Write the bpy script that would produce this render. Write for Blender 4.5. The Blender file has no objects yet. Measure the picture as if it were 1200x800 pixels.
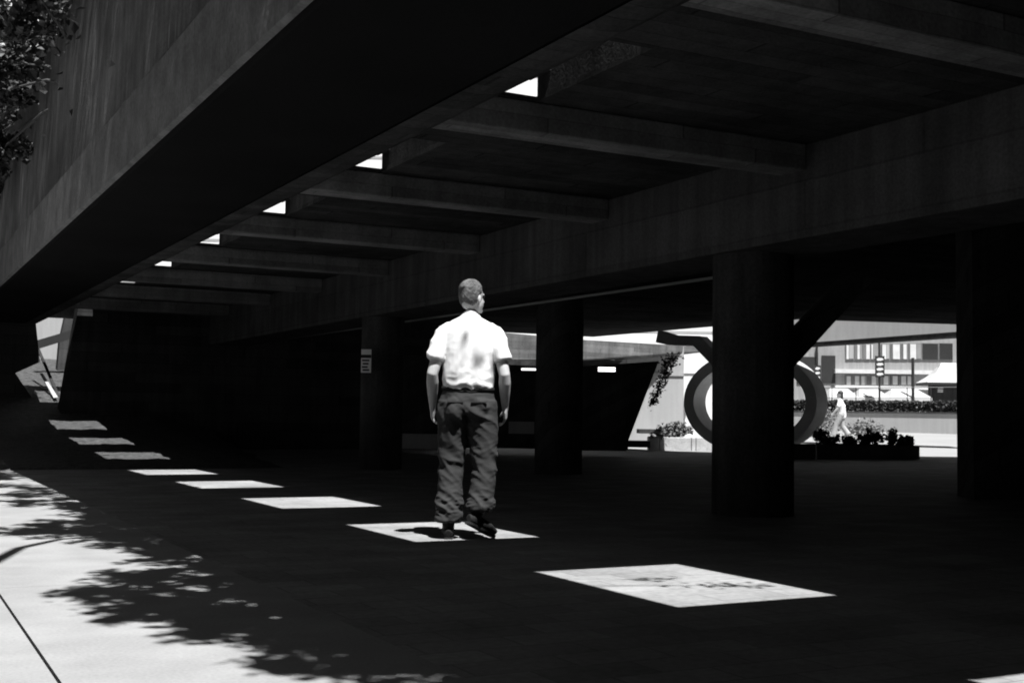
import bpy, bmesh, math, random
from mathutils import Vector, Matrix, noise
random.seed(7)
R_ = math.radians
scene = bpy.context.scene
COL = scene.collection

# ------------------------------------------------------------------ camera
CAM_H, FOC = 0.856, 1411.0
YAW, PIT, ROL = R_(27.98), R_(3.50), R_(-0.84)
fwd0 = Vector((math.sin(YAW), math.cos(YAW), 0)); rt0 = Vector((math.cos(YAW), -math.sin(YAW), 0)); up0 = Vector((0, 0, 1))
FW = fwd0 * math.cos(PIT) + up0 * math.sin(PIT)
UP1 = -fwd0 * math.sin(PIT) + up0 * math.cos(PIT)
RT = rt0 * math.cos(ROL) - UP1 * math.sin(ROL)
UP = rt0 * math.sin(ROL) + UP1 * math.cos(ROL)
CO = Vector((0, 0, CAM_H))
cd = bpy.data.cameras.new('camera'); cam = bpy.data.objects.new('camera', cd); COL.objects.link(cam)
cam.matrix_world = Matrix(((RT.x, UP.x, -FW.x, 0), (RT.y, UP.y, -FW.y, 0), (RT.z, UP.z, -FW.z, CAM_H), (0, 0, 0, 1)))
cd.sensor_width = 36; cd.lens = FOC * 36 / 1200; cd.clip_start = 0.05; cd.clip_end = 2000
scene.camera = cam

def at(px, py, d):
    return CO + (RT * ((px - 600) / FOC) + UP * (-(py - 400) / FOC) + FW) * d

# ------------------------------------------------------------------ light
SUN = Vector((-0.03, -0.48, 1)).normalized()
sd = bpy.data.lights.new('sun', 'SUN'); sd.energy = 5.0; sd.angle = R_(0.5); sd.color = (1, 1, 1)
so = bpy.data.objects.new('sun', sd); COL.objects.link(so)
so.rotation_euler = SUN.to_track_quat('Z', 'Y').to_euler()
w = bpy.data.worlds.new('World'); scene.world = w; w.use_nodes = True
nt = w.node_tree; nt.nodes.clear()
sky = nt.nodes.new('ShaderNodeTexSky'); sky.sky_type = 'NISHITA'; sky.sun_disc = False
sky.sun_elevation = math.asin(SUN.z); sky.sun_rotation = math.atan2(SUN.x, SUN.y)
sep = nt.nodes.new('ShaderNodeSeparateColor'); bg = nt.nodes.new('ShaderNodeBackground'); wo = nt.nodes.new('ShaderNodeOutputWorld')
mxr = nt.nodes.new('ShaderNodeMath'); mxr.operation = 'MULTIPLY_ADD'; mxr.inputs[1].default_value = -0.30; mxr.use_clamp = False
mxm = nt.nodes.new('ShaderNodeMath'); mxm.operation = 'MAXIMUM'; mxm.inputs[1].default_value = 0.02
nt.links.new(sky.outputs[0], sep.inputs[0]); nt.links.new(sep.outputs[2], mxr.inputs[0]); nt.links.new(sep.outputs[0], mxr.inputs[2])
nt.links.new(mxr.outputs[0], mxm.inputs[0]); nt.links.new(mxm.outputs[0], bg.inputs[0]); nt.links.new(bg.outputs[0], wo.inputs[0])
bg.inputs[1].default_value = 0.05          # black and white film behind a red filter: red record minus part of the blue
scene.view_settings.view_transform = 'Standard'
try: scene.view_settings.look = 'None'
except Exception: pass
scene.view_settings.exposure = 0.9
scene.view_settings.gamma = 1.0
scene.cycles.use_denoising = True; scene.cycles.denoiser = 'OPENIMAGEDENOISE'; scene.cycles.denoising_input_passes = 'RGB_ALBEDO_NORMAL'; scene.cycles.denoising_prefilter = 'ACCURATE'; scene.cycles.sample_clamp_indirect = 0.6; scene.cycles.caustics_reflective = False; scene.cycles.caustics_refractive = False; scene.cycles.pixel_filter_type = 'BLACKMAN_HARRIS'; scene.cycles.filter_width = 1.9
scene.cycles.max_bounces = 8; scene.cycles.diffuse_bounces = 3

# ------------------------------------------------------------------ materials (all grey: a black and white photograph)
def g(v): return (v, v, v, 1)
def mat(name, a, rough=0.85, mot=0.25, sc=3.0, fine=60.0, bump=0.25, streak=0.0, metal=0.0, spec=0.3, emit=0, brick=None, dist=0.01, sun_streak=0.0, board=None):
    m = bpy.data.materials.new(name); m.use_nodes = True; t = m.node_tree; N = t.nodes; L = t.links
    b = N['Principled BSDF']
    tc = N.new('ShaderNodeTexCoord')
    def noi(scale, det, vec=None, di=0.0):
        n = N.new('ShaderNodeTexNoise'); n.inputs['Distortion'].default_value = di; n.inputs['Scale'].default_value = scale; n.inputs['Detail'].default_value = det
        L.new(vec or tc.outputs['Object'], n.inputs['Vector']); return n.outputs[0]
    def math_(op, x, y):
        n = N.new('ShaderNodeMath'); n.operation = op
        for i, v in ((0, x), (1, y)):
            if isinstance(v, (int, float)): n.inputs[i].default_value = v
            else: L.new(v, n.inputs[i])
        return n.outputs[0]
    n1 = noi(sc, 6); n2 = noi(fine, 3)
    f = math_('ADD', math_('MULTIPLY', math_('SUBTRACT', n1, 0.5), mot * 2.2), 1.0)
    f = math_('MULTIPLY', f, math_('ADD', math_('MULTIPLY', math_('SUBTRACT', n2, 0.5), mot * 1.4), 1.0))
    if streak:
        mp = N.new('ShaderNodeMapping'); mp.inputs['Scale'].default_value = (5, 5, 0.35); L.new(tc.outputs['Object'], mp.inputs[0])
        n3 = noi(1.6, 5, mp.outputs[0])
        f = math_('MULTIPLY', f, math_('ADD', math_('MULTIPLY', math_('SUBTRACT', n3, 0.5), streak * 2.4), 1.0))
    if sun_streak:                                     # pale streaks: dappled grazing sun put into the face colour
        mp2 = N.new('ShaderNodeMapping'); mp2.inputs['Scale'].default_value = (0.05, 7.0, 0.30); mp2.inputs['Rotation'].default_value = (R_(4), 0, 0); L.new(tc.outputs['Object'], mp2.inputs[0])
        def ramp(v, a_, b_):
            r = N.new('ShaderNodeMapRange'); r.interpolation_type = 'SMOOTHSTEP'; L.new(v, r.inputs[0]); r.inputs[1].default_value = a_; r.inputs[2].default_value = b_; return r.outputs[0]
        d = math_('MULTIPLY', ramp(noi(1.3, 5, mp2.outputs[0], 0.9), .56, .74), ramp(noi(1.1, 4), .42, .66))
        f = math_('ADD', f, math_('MULTIPLY', d, sun_streak))
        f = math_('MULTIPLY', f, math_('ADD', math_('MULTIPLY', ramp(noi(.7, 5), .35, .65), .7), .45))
    h = n2
    if brick:
        bt = N.new('ShaderNodeTexBrick'); L.new(tc.outputs['Object'], bt.inputs['Vector'])
        bt.inputs['Scale'].default_value = 1.0; bt.inputs['Brick Width'].default_value = brick[0]; bt.inputs['Row Height'].default_value = brick[1]
        bt.inputs['Mortar Size'].default_value = brick[2]; bt.inputs['Mortar Smooth'].default_value = 0.3
        bt.inputs['Color1'].default_value = g(0.86); bt.inputs['Color2'].default_value = g(1.1); bt.inputs['Mortar'].default_value = g(brick[3])
        sp = N.new('ShaderNodeSeparateColor'); L.new(bt.outputs['Color'], sp.inputs[0])
        f = math_('MULTIPLY', f, sp.outputs[0])
        h = math_('SUBTRACT', math_('MULTIPLY', n2, 0.35), bt.outputs['Fac'])
    if board:                                    # marks of the shuttering boards: (axis weights, board width, joint distance along, axis weights along)
        wx, bw, al, aw = board[:4]; ls = board[4] if len(board) > 4 else 1.0
        sx = N.new('ShaderNodeSeparateXYZ'); L.new(tc.outputs['Object'], sx.inputs[0])
        def comb(ws): return math_('ADD', math_('ADD', math_('MULTIPLY', sx.outputs[0], ws[0]), math_('MULTIPLY', sx.outputs[1], ws[1])), math_('MULTIPLY', sx.outputs[2], ws[2]))
        c1 = math_('DIVIDE', math_('ADD', comb(wx), math_('MULTIPLY', noi(2.5, 2), .02)), bw); i1 = math_('FLOOR', c1, 0); f1 = math_('FRACT', c1, 0)
        wn = N.new('ShaderNodeTexWhiteNoise'); wn.noise_dimensions = '2D'
        c2 = math_('ADD', math_('DIVIDE', comb(aw), al), math_('MULTIPLY', i1, .37)); i2 = math_('FLOOR', c2, 0); f2 = math_('FRACT', c2, 0)
        cv = N.new('ShaderNodeCombineXYZ'); L.new(i1, cv.inputs[0]); L.new(i2, cv.inputs[1]); L.new(cv.outputs[0], wn.inputs['Vector'])
        line = math_('MAXIMUM', math_('LESS_THAN', f1, .045), math_('LESS_THAN', f2, .008))
        f = math_('MULTIPLY', f, math_('ADD', 1.0 - .22 * ls, math_('MULTIPLY', wn.outputs[0], .44 * ls)))
        f = math_('MULTIPLY', f, math_('SUBTRACT', 1.0, math_('MULTIPLY', line, .38 * ls)))
        h = math_('SUBTRACT', h, math_('MULTIPLY', line, .6))
    v = math_('MULTIPLY', f, a); v = math_('MAXIMUM', v, 0.003)
    cc = N.new('ShaderNodeCombineColor')
    for i in range(3): L.new(v, cc.inputs[i])
    L.new(cc.outputs[0], b.inputs['Base Color'])
    b.inputs['Roughness'].default_value = rough; b.inputs['Metallic'].default_value = metal
    b.inputs['Specular IOR Level'].default_value = spec
    if bump:
        bn = N.new('ShaderNodeBump'); bn.inputs['Strength'].default_value = bump; bn.inputs['Distance'].default_value = dist
        L.new(h, bn.inputs['Height']); L.new(bn.outputs[0], b.inputs['Normal'])
    if emit:
        b.inputs['Emission Color'].default_value = g(1); b.inputs['Emission Strength'].default_value = emit
    return m
M = {}
M['pave'] = mat('pavement concrete', 0.28, mot=0.32, sc=2.3, fine=70, bump=0.3, dist=0.005)
M['floor'] = mat('plaza pavers', 0.275, mot=0.45, sc=1.9, fine=26, bump=0.5, brick=(0.40, 0.20, 0.006, 0.74), dist=0.006, rough=0.8, spec=0.08)
M['plaza'] = mat('sunlit plaza pavers', 0.30, mot=0.15, sc=0.5, fine=20, bump=0.1)
M['blackish'] = mat('blackish mottled concrete', 0.013, mot=0.3, sc=1.2, fine=45, bump=0.3, spec=0.0, rough=1.0)  # near black mottled tone for the walkway beam
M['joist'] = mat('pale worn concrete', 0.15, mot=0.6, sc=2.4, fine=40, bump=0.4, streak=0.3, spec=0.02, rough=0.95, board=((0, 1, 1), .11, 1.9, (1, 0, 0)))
M['conc2'] = mat('grey pipe paint', 0.25, mot=0.2, bump=0)
M['soil'] = mat('stony soil', 0.07, mot=1.1, sc=9, fine=30, bump=1.0, dist=0.04)
M['ground'] = mat('dark asphalt', 0.06, mot=0.3, sc=0.3, fine=5)
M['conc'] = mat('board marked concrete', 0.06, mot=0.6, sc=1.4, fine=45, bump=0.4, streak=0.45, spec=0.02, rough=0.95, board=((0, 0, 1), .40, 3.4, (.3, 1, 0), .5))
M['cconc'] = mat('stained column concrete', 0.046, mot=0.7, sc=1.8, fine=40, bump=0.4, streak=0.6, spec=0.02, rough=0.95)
M['fascia'] = mat('old concrete with sun streaks', 0.105, mot=0.6, sc=3.2, fine=40, bump=0.4, streak=0.5, sun_streak=3.4)
M['ledge'] = mat('rough ledge concrete', 0.115, mot=0.7, sc=4.5, fine=30, bump=0.5, streak=0.2)
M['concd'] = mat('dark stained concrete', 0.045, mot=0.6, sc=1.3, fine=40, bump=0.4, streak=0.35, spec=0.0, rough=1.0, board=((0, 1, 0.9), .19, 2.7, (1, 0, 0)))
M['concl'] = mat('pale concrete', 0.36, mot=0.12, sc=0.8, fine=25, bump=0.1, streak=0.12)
M['white'] = mat('white render', 0.75, mot=0.06, sc=0.6, fine=20, bump=0.05)
M['stone'] = mat('rough stone block', 0.42, mot=0.4, sc=6, fine=40, bump=0.6)
M['steel'] = mat('weathered steel', 0.7, rough=0.5, mot=0.25, sc=2, fine=30, bump=0.1)
M['steellit'] = mat('steel toned for bounce light', 0.48, rough=0.5, mot=0.25, sc=2, fine=30, bump=0.1)  # rim, inner face and arm tone: bounce light put into the steel colour
M['dark'] = mat('dark painted metal', 0.03, rough=0.5, mot=0.15, sc=5)
M['glass'] = mat('window glass', 0.14, rough=0.08, mot=0.4, sc=0.7, bump=0, spec=0.8)
M['glassd'] = mat('dark window glass', 0.025, rough=0.08, mot=0.4, sc=0.7, bump=0, spec=0.8)
M['facade'] = mat('grey rendered facade', 0.29, mot=0.2, sc=0.6, fine=9, bump=0.1, streak=0.25)
M['tent2'] = mat('light grey linen', 0.36, mot=0.2, sc=6, fine=60)
M['curtain'] = mat('pale curtain', 0.6, mot=0.2, sc=3)
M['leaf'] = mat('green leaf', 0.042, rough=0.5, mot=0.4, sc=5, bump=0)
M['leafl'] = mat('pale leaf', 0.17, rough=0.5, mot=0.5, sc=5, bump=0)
M['bark'] = mat('bark', 0.07, mot=0.4, sc=9, fine=50, bump=0.6)
M['shirt'] = mat('white cotton', 0.80, rough=0.9, mot=0.03, sc=8, fine=220, bump=0.12, dist=0.003)
M['denim'] = mat('dark trouser cloth', 0.036, rough=0.9, mot=0.3, sc=9, fine=240, bump=0.2, dist=0.003)
M['skin'] = mat('skin', 0.5, rough=0.55, mot=0.18, sc=22, fine=110, bump=0.15, dist=0.003)
M['hair'] = mat('grey cropped hair', 0.125, rough=0.6, mot=1.3, sc=24, fine=260, bump=1.0, dist=0.006)
M['hairdark'] = mat('dark hair', 0.04, rough=0.5, mot=0.4, sc=30)
M['shoe'] = mat('black leather', 0.02, spec=0.1, rough=0.7, mot=0.3, sc=12)
M['tent'] = mat('white canvas', 0.5, mot=0.08, sc=2)
M['roofpale'] = mat('pale roof sheet', 0.5, mot=0.10, sc=1.5)
M['lamp'] = mat('lit tube', 0.8, emit=1.6, bump=0)
M['ink'] = mat('black lettering', 0.03, mot=0.1, bump=0)
M['signw'] = mat('white lettering', 0.8, mot=0.05, bump=0)

# ------------------------------------------------------------------ mesh helpers
class MB:
    def __init__(s): s.bm = bmesh.new()
    def box(s, x0, x1, y0, y1, z0, z1, Mx=None):
        P = [Vector((x, y, z)) for z in (z0, z1) for y in (y0, y1) for x in (x0, x1)]
        if Mx is not None: P = [Mx @ p for p in P]
        v = [s.bm.verts.new(p) for p in P]
        for f in ((0, 2, 3, 1), (4, 5, 7, 6), (0, 1, 5, 4), (2, 6, 7, 3), (0, 4, 6, 2), (1, 3, 7, 5)): s.bm.faces.new([v[i] for i in f])
        return s
    def vbox(s, x0, x1, yt, yb, d, t):          # upright box whose near face is the pixel rectangle at depth d, t metres thick
        xm, ym = (x0 + x1) / 2, (yt + yb) / 2
        def ah(px, py):
            q = at(px, py, 1) - CO; return CO + q * (d / q.dot(fwd0))
        o = ah(xm, ym); hw = (x1 - x0) / 2 / FOC * d; zt = ah(xm, yt).z; zb = ah(xm, yb).z
        Mx = Matrix.Translation((o.x, o.y, 0)) @ Matrix.Rotation(-YAW, 4, 'Z')
        return s.box(-hw, hw, 0, t, zb, zt, Mx)
    def prism(s, pts, ext):                      # closed outline (3D points) pushed along ext
        a = [s.bm.verts.new(p) for p in pts]; b = [s.bm.verts.new(Vector(p) + Vector(ext)) for p in pts]
        n = len(pts); s.bm.faces.new(a[::-1]); s.bm.faces.new(b)
        for i in range(n): s.bm.faces.new((a[i], a[(i + 1) % n], b[(i + 1) % n], b[i]))
        return s
    def tube(s, pts, rad, n=12, ref=(1, 0, 0), cap=True):   # rad: number or (rx, ry) for every point
        pts = [Vector(p) for p in pts]; rings = []
        for i, p in enumerate(pts):
            a = pts[max(i - 1, 0)]; b = pts[min(i + 1, len(pts) - 1)]; t = (b - a).normalized()
            x = Vector(ref) - t * t.dot(Vector(ref))
            if x.length < 1e-3: x = Vector((0, 1, 0)) - t * t.y
            x.normalize(); y = t.cross(x)
            r = rad[i] if isinstance(rad, (list, tuple)) else rad
            rx, ry = r if isinstance(r, tuple) else (r, r)
            rings.append([s.bm.verts.new(p + x * rx * math.cos(2 * math.pi * k / n) + y * ry * math.sin(2 * math.pi * k / n)) for k in range(n)])
        for A, B in zip(rings, rings[1:]):
            for k in range(n): s.bm.faces.new((A[k], A[(k + 1) % n], B[(k + 1) % n], B[k]))
        if cap: s.bm.faces.new(rings[0][::-1]); s.bm.faces.new(rings[-1])
        return s
    def ball(s, c, r, n=14, rot=None):
        r = Vector(r) if not isinstance(r, (int, float)) else Vector((r, r, r))
        Mx = Matrix.Translation(c) @ (rot.to_4x4() if rot else Matrix()) @ Matrix.Diagonal((r.x, r.y, r.z, 1))
        bmesh.ops.create_uvsphere(s.bm, u_segments=n, v_segments=max(6, n * 2 // 3), radius=1, matrix=Mx); return s
    def leaf(s, p, size, nrm=None, asp=0.5):
        d = Vector((random.gauss(0, 1), random.gauss(0, 1), random.gauss(0, 0.6))); d.normalize()
        q = d.orthogonal(); q.rotate(Matrix.Rotation(random.uniform(0, 6.28), 3, d))
        a = p - d * size * .5; b = p + d * size * .5; c = p + q * size * asp * .5 + d.cross(q) * size * .08; e = p - q * size * asp * .5 + d.cross(q) * size * .08
        v = [s.bm.verts.new(x) for x in (a, c, b, e)]
        s.bm.faces.new((v[0], v[1], v[2])); s.bm.faces.new((v[0], v[2], v[3]))
    def build(s, name, m, parent=None, smooth=False, bevel=0, recalc=True):
        if recalc: bmesh.ops.recalc_face_normals(s.bm, faces=s.bm.faces[:])
        me = bpy.data.meshes.new(name); s.bm.to_mesh(me); s.bm.free()
        me.materials.append(M[m] if isinstance(m, str) else m)
        if smooth: me.polygons.foreach_set('use_smooth', [True] * len(me.polygons))
        o = bpy.data.objects.new(name, me); COL.objects.link(o)
        if parent:
            o.parent = parent; o.matrix_parent_inverse = Matrix.Translation(parent.location).inverted() if parent.get('world_parts') else Matrix()
        if bevel:
            b = o.modifiers.new('bevel', 'BEVEL'); b.width = bevel; b.segments = 2; b.limit_method = 'ANGLE'
        return o
def tag(o, label, cat, group=None, kind=None):
    if label: o['label'] = label
    if cat: o['category'] = cat
    if group: o['group'] = group
    if kind: o['kind'] = kind
    return o
def thing(name, label, cat, loc=(0, 0, 0), rz=0, group=None, world=False):   # world=True: its parts are given in world coordinates
    o = bpy.data.objects.new(name, None); COL.objects.link(o); o.empty_display_size = 0.2
    o.location = loc; o.rotation_euler = (0, 0, rz)
    if world: o['world_parts'] = 1
    return tag(o, label, cat, group)
def struct(name, mb, m, **k): return tag(mb.build(name, m, **k), None, None, None, 'structure')
def fuse(o, voxel, smooth=4, wr=None):           # melt overlapping closed shapes into one continuous skin
    r = o.modifiers.new('r', 'REMESH'); r.mode = 'VOXEL'; r.voxel_size = voxel
    s = o.modifiers.new('s', 'SMOOTH'); s.factor = 0.5; s.iterations = smooth
    dg = bpy.context.evaluated_depsgraph_get()
    me = bpy.data.meshes.new_from_object(o.evaluated_get(dg)); o.modifiers.clear()
    old = o.data; o.data = me; bpy.data.meshes.remove(old)
    if wr:
        nn = [v.normal.copy() for v in me.vertices]
        for v, n in zip(me.vertices, nn): v.co += n * wr(v.co)
    me.polygons.foreach_set('use_smooth', [True] * len(me.polygons))
    return o

# ------------------------------------------------------------------ ground
SLIT = 0.56
mb = MB()
def grid(mb, x0, x1, y0, y1, nx, ny, fz):
    V = [[mb.bm.verts.new((x0 + (x1 - x0) * i / nx, y0 + (y1 - y0) * j / ny, fz(x0 + (x1 - x0) * i / nx, y0 + (y1 - y0) * j / ny))) for i in range(nx + 1)] for j in range(ny + 1)]
    for j in range(ny):
        for i in range(nx): mb.bm.faces.new((V[j][i], V[j][i + 1], V[j + 1][i + 1], V[j + 1][i]))
grid(mb, -600, 600, -600, 600, 2, 2, lambda x, y: -0.12)
struct('ground', mb, 'ground')
mb = MB()                                        # concrete pavement slabs with open joints
ys = [-9 + 3.05 * i for i in range(11)]
for xa, xb in ((-6.0, -2.72), (-2.712, SLIT - 0.006), (SLIT + 0.006, 1.752)):
    for ya, yb in zip(ys, ys[1:]): mb.box(xa, xb, ya + .003, min(yb, 19.4) - .003, -0.1, 0.0)
struct('pavement', mb, 'pave')
mb = MB(); mb.box(1.70, 20.0, -9, 31.0, -0.1, -0.002)
struct('plaza_floor', mb, 'floor')
mb = MB()                                        # plaza outside: rises gently away from the passage
def rise(x, y):
    d = x * math.sin(YAW) + y * math.cos(YAW)
    return max(0.0, (d - 30.5) * 0.020) - 0.006
grid(mb, 12.0, 90, 0.0, 110, 26, 36, lambda x, y: rise(x, y) if (x > 18.9 or y > 31.0) else -0.06)
struct('sunlit_plaza', mb, 'plaza')
mb = MB()                                        # earth bank at the far end of the walkway
def bank(x, y):
    pts = [(15.4, -0.08), (17.8, -0.05), (18.2, .05), (19.6, .1), (22, .22), (24.5, .38), (26.4, .6), (27.4, .85), (28.4, 1.15), (33.4, 1.9), (40, 2.6), (46, 2.8)]
    z = pts[-1][1]
    for (a, za), (b, zb) in zip(pts, pts[1:]):
        if y <= b: z = za + (zb - za) * max(0, (y - a)) / (b - a); break
    return z + 0.03 * (noise.noise((x * 2.1, y * 2.1, 0)) + .6 * noise.noise((x * 6, y * 6, 3))) * min(1, max(0, (y - 16) / 3)) - (max(0, x - 5.5) * .25)
grid(mb, -3, 6.8, 15.4, 46, 60, 170, bank)
struct('earth_bank', mb, 'soil', smooth=True)

# ------------------------------------------------------------------ overpass
PER, ZS = 2.98, 3.10
ov = thing('concrete_overpass', 'dark concrete overpass with coffered joists and a row of square openings beside its edge walkway', 'overpass', (3.2, 8, 0), world=True)
mb = MB()                                        # edge walkway: hollow profile run along Y
prof = [(1.705, 2.75), (1.735, 2.705), (2.89, 2.70), (3.18, 2.80), (3.18, 3.3), (1.79, 3.3), (1.765, 3.26), (1.705, 3.26)]
mb.prism([(x, -9, z) for x, z in prof], (0, 38, 0)); mb.build('walkway_beam', 'blackish', ov)
mb = MB(); mb.prism([(1.665, -9, 2.735), (1.70, -9, 2.72), (1.7035, -9, 3.262), (1.665, -9, 3.262)], (0, 38, 0)); mb.build('fascia_band', 'ledge', ov)
mb = MB(); mb.prism([(x, -9, z) for x, z in ((2.90, 2.692), (3.00, 2.69), (3.11, 2.70), (3.17, 2.722), (3.186, 2.75), (3.186, 2.83), (3.15, 2.80))], (0, 38, 0)); mb.build('edge_strip', 'concd', ov)  # lighter than the beam: bounce light along its edge put into the colour
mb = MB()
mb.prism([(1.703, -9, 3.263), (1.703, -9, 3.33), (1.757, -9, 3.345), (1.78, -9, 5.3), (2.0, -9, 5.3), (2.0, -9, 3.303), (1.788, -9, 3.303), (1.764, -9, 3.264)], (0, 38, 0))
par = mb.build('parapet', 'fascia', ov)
mb = MB(); mb.box(2.003, 3.0, -9, 29, 3.303, 4.55); mb.build('planter_soil', 'soil', ov)
# ceiling: sheet with square openings next to the walkway
XR = 4.13
mb = MB()
mb.box(XR, 18.0, -9, 29, ZS, ZS + 0.04)
holes = [(6.0 + PER * n, 7.45 + PER * n) for n in range(-4, 8)]
y = -9
for a, b in holes:
    if a > y: mb.box(3.15, XR + 0.05, y, a, ZS + .0015, ZS + 0.037)
    y = b
mb.box(3.15, XR + .05, y, 29, ZS + .0015, ZS + 0.037)
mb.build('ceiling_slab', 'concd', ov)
for n in range(-4, 8):
    yj = 7.45 + PER * n
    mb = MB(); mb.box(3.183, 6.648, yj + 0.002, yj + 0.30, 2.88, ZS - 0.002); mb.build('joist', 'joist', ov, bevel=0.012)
    bz, by = .18, .20
    mb = MB(); mb.box(XR + .004, XR + 0.12, yj - 1.4, yj, ZS + 0.041, ZS + .20); mb.box(3.19, XR + .003, yj - by, yj - by + .3, ZS + bz, ZS + bz + .065); mb.build('kerb_and_sun_bar', 'cconc', ov)  # kerb, plus an added unseen bar that keeps sun off the joist
mb = MB()
mb.box(6.65, 7.45, -9, 29, 2.33, ZS - 0.003)
mb.build('girder', 'conc', ov, bevel=0.015)
# outer edge of the roof, with the corner seen in the far opening
mb = MB()
c0, c1, c2, c3 = Vector((17.72, 29, 0)), Vector((18.34, 20.86, 0)), Vector((22.1, 19.7, 0)), Vector((30, 17.3, 0))
poly = [(18.0, 29), (18.34, 20.86), (22.1, 19.7), (30, 17.3), (30, -9), (18.0, -9)]
mb.prism([(x + (.0 if x > 18.01 else .004), y, ZS + .0) for x, y in poly], (0, 0, 0.04)); mb.build('ceiling_slab', 'concd', ov)
mb = MB()
mb.prism([(17.72, 29, ZS - .003), (17.25, 29, ZS - .003), (17.85, 20.5, ZS - .003), (18.34, 20.86, ZS - .003)], (0, 0, .08))
mb.prism([(17.72, 29, ZS + .05), (17.25, 29, ZS + .05), (17.85, 20.5, ZS + .05), (18.34, 20.86, ZS + .05)], (0, 0, .9))
mb.prism([(18.36, 20.85, ZS + .045), (22.1, 19.7, ZS + .045), (30, 17.3, ZS + .045), (30, 16.8, ZS + .045), (22, 19.2, ZS + .045), (18.2, 20.4, ZS + .045)], (0, 0, .9))
mb.build('edge_beam', 'concd', ov)
mb = MB(); mb.box(3.6, 30, -3.4, -3.0, -.05, ZS - .002); mb.build('rear_blocker', 'concd', ov)  # added unseen wall, keeps light from behind out of the passage
mb = MB(); mb.box(19.5, 19.9, -2.99, 13, -.05, ZS - .002); mb.build('side_blocker', 'concd', ov)  # added unseen wall, darkens the right side of the passage
mb = MB(); mb.box(-9, 3.59, -4.6, -4.2, -.1, 6.0); tag(mb.build('street_blocker', 'concd'), 'unseen dark wall added behind the viewer to cut light', 'wall')  # added out of view to hold back light from behind
# end walls that close the passage in the dark
ew = thing('end_wall', 'black end wall of the underpass with a leaning left edge beside the bright gap', 'wall', (8, 27, 0), world=True)
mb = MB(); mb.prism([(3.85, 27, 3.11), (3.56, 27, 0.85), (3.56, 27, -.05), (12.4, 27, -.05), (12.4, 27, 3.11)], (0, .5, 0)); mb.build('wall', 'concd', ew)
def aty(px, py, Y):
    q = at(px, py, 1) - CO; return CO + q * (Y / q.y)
mb = MB(); mb.prism([aty(x, y, 28.2) for x, y in ((43, 362), (42, 378), (47, 424), (18, 437), (42, 473), (-90, 490), (-90, 362))], (0, .5, 0))  # lower left outline drawn along the edge of the shade on the bank
tag(mb.build('abutment_wall', 'concd'), 'black abutment wall under the far walkway end, its foot filling in shade on the bank', 'wall')

# ------------------------------------------------------------------ columns
def column(x, y, r, zt, label, m='cconc', base=None):
    t = thing('concrete_column', label, 'column', (x, y, 0), group='columns of the underpass')
    mb = MB(); mb.tube([(0, 0, -.02), (0, 0, zt)], r, 40); mb.build('shaft', m, t, smooth=False)
    return t
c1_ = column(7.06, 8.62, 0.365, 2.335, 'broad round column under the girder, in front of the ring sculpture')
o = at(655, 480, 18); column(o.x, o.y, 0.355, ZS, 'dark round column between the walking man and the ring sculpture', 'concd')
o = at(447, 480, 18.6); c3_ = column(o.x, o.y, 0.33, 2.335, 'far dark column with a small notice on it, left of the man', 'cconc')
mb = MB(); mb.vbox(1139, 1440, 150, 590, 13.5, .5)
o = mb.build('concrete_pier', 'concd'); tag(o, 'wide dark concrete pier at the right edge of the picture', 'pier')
# raking brace from the broad column to the roof
a = at(918, 425, 11.4); b = at(1010, 323, 11.4)
mb = MB(); pts = [at(915, 404, 11.3), at(951, 367, 11.3), at(990, 326, 11.3), at(1026, 326, 11.3), at(986.5, 368, 11.3), at(934, 426, 11.3), at(915, 447, 11.3)]
mb.prism(pts, fwd0 * 0.35); tag(mb.build('raking_brace', 'concd'), 'dark raking brace leaning from the broad column up to the roof', 'brace')
# pipe under the roof
mb = MB(); mb.tube([(7.75, 27, 2.42), (7.75, 9.5, 2.32)], 0.018, 10)
tag(mb.build('pipe', 'conc2', smooth=True), 'thin pale pipe running along the girder above the man', 'pipe')

# ------------------------------------------------------------------ lamps, low wall and notice inside the underpass
o = at(620, 480, 25.5)
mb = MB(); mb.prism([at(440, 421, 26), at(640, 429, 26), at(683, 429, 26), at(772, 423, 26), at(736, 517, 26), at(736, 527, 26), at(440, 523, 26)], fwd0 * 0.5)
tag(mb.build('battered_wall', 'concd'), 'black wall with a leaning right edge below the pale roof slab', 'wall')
def tube_lamp(x0, x1, y0, d, label, two):
    o = at((x0 + x1) / 2, y0, d)
    t = thing('tube_lamp', label, 'lamp', o, -YAW, 'lit tube lamps in the underpass')
    L = (x1 - x0) / 2 / FOC * d
    mb = MB(); mb.box(-L, L, 0.03, .1, -.03, .055); mb.build('housing', 'dark', t)
    for k in range(two):
        mb = MB(); mb.tube([(-L, 0.0, -.012 + .052 * k), (L, 0.0, -.012 + .052 * k)], 0.019, 8); mb.build('tube', 'lamp', t, smooth=True)
tube_lamp(701, 721, 433.5, 25.3, 'pair of lit tubes glowing on the black battered wall', 2)
tube_lamp(611, 632, 432, 25.3, 'single lit tube showing between the man and the dark round column', 1)
mb = MB(); mb.vbox(596, 626, 494, 508, 24, .5); mb.vbox(470, 530, 508.5, 526, 25, .4)
tag(mb.build('low_wall', 'concl'), 'low pale wall barely seen behind the man', 'wall')
mb = MB(); mb.vbox(683, 734, 514, 528, 25, .7)
tag(mb.build('low_kerb_block', 'concd'), 'black low block at the foot of the battered wall', 'block')
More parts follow.
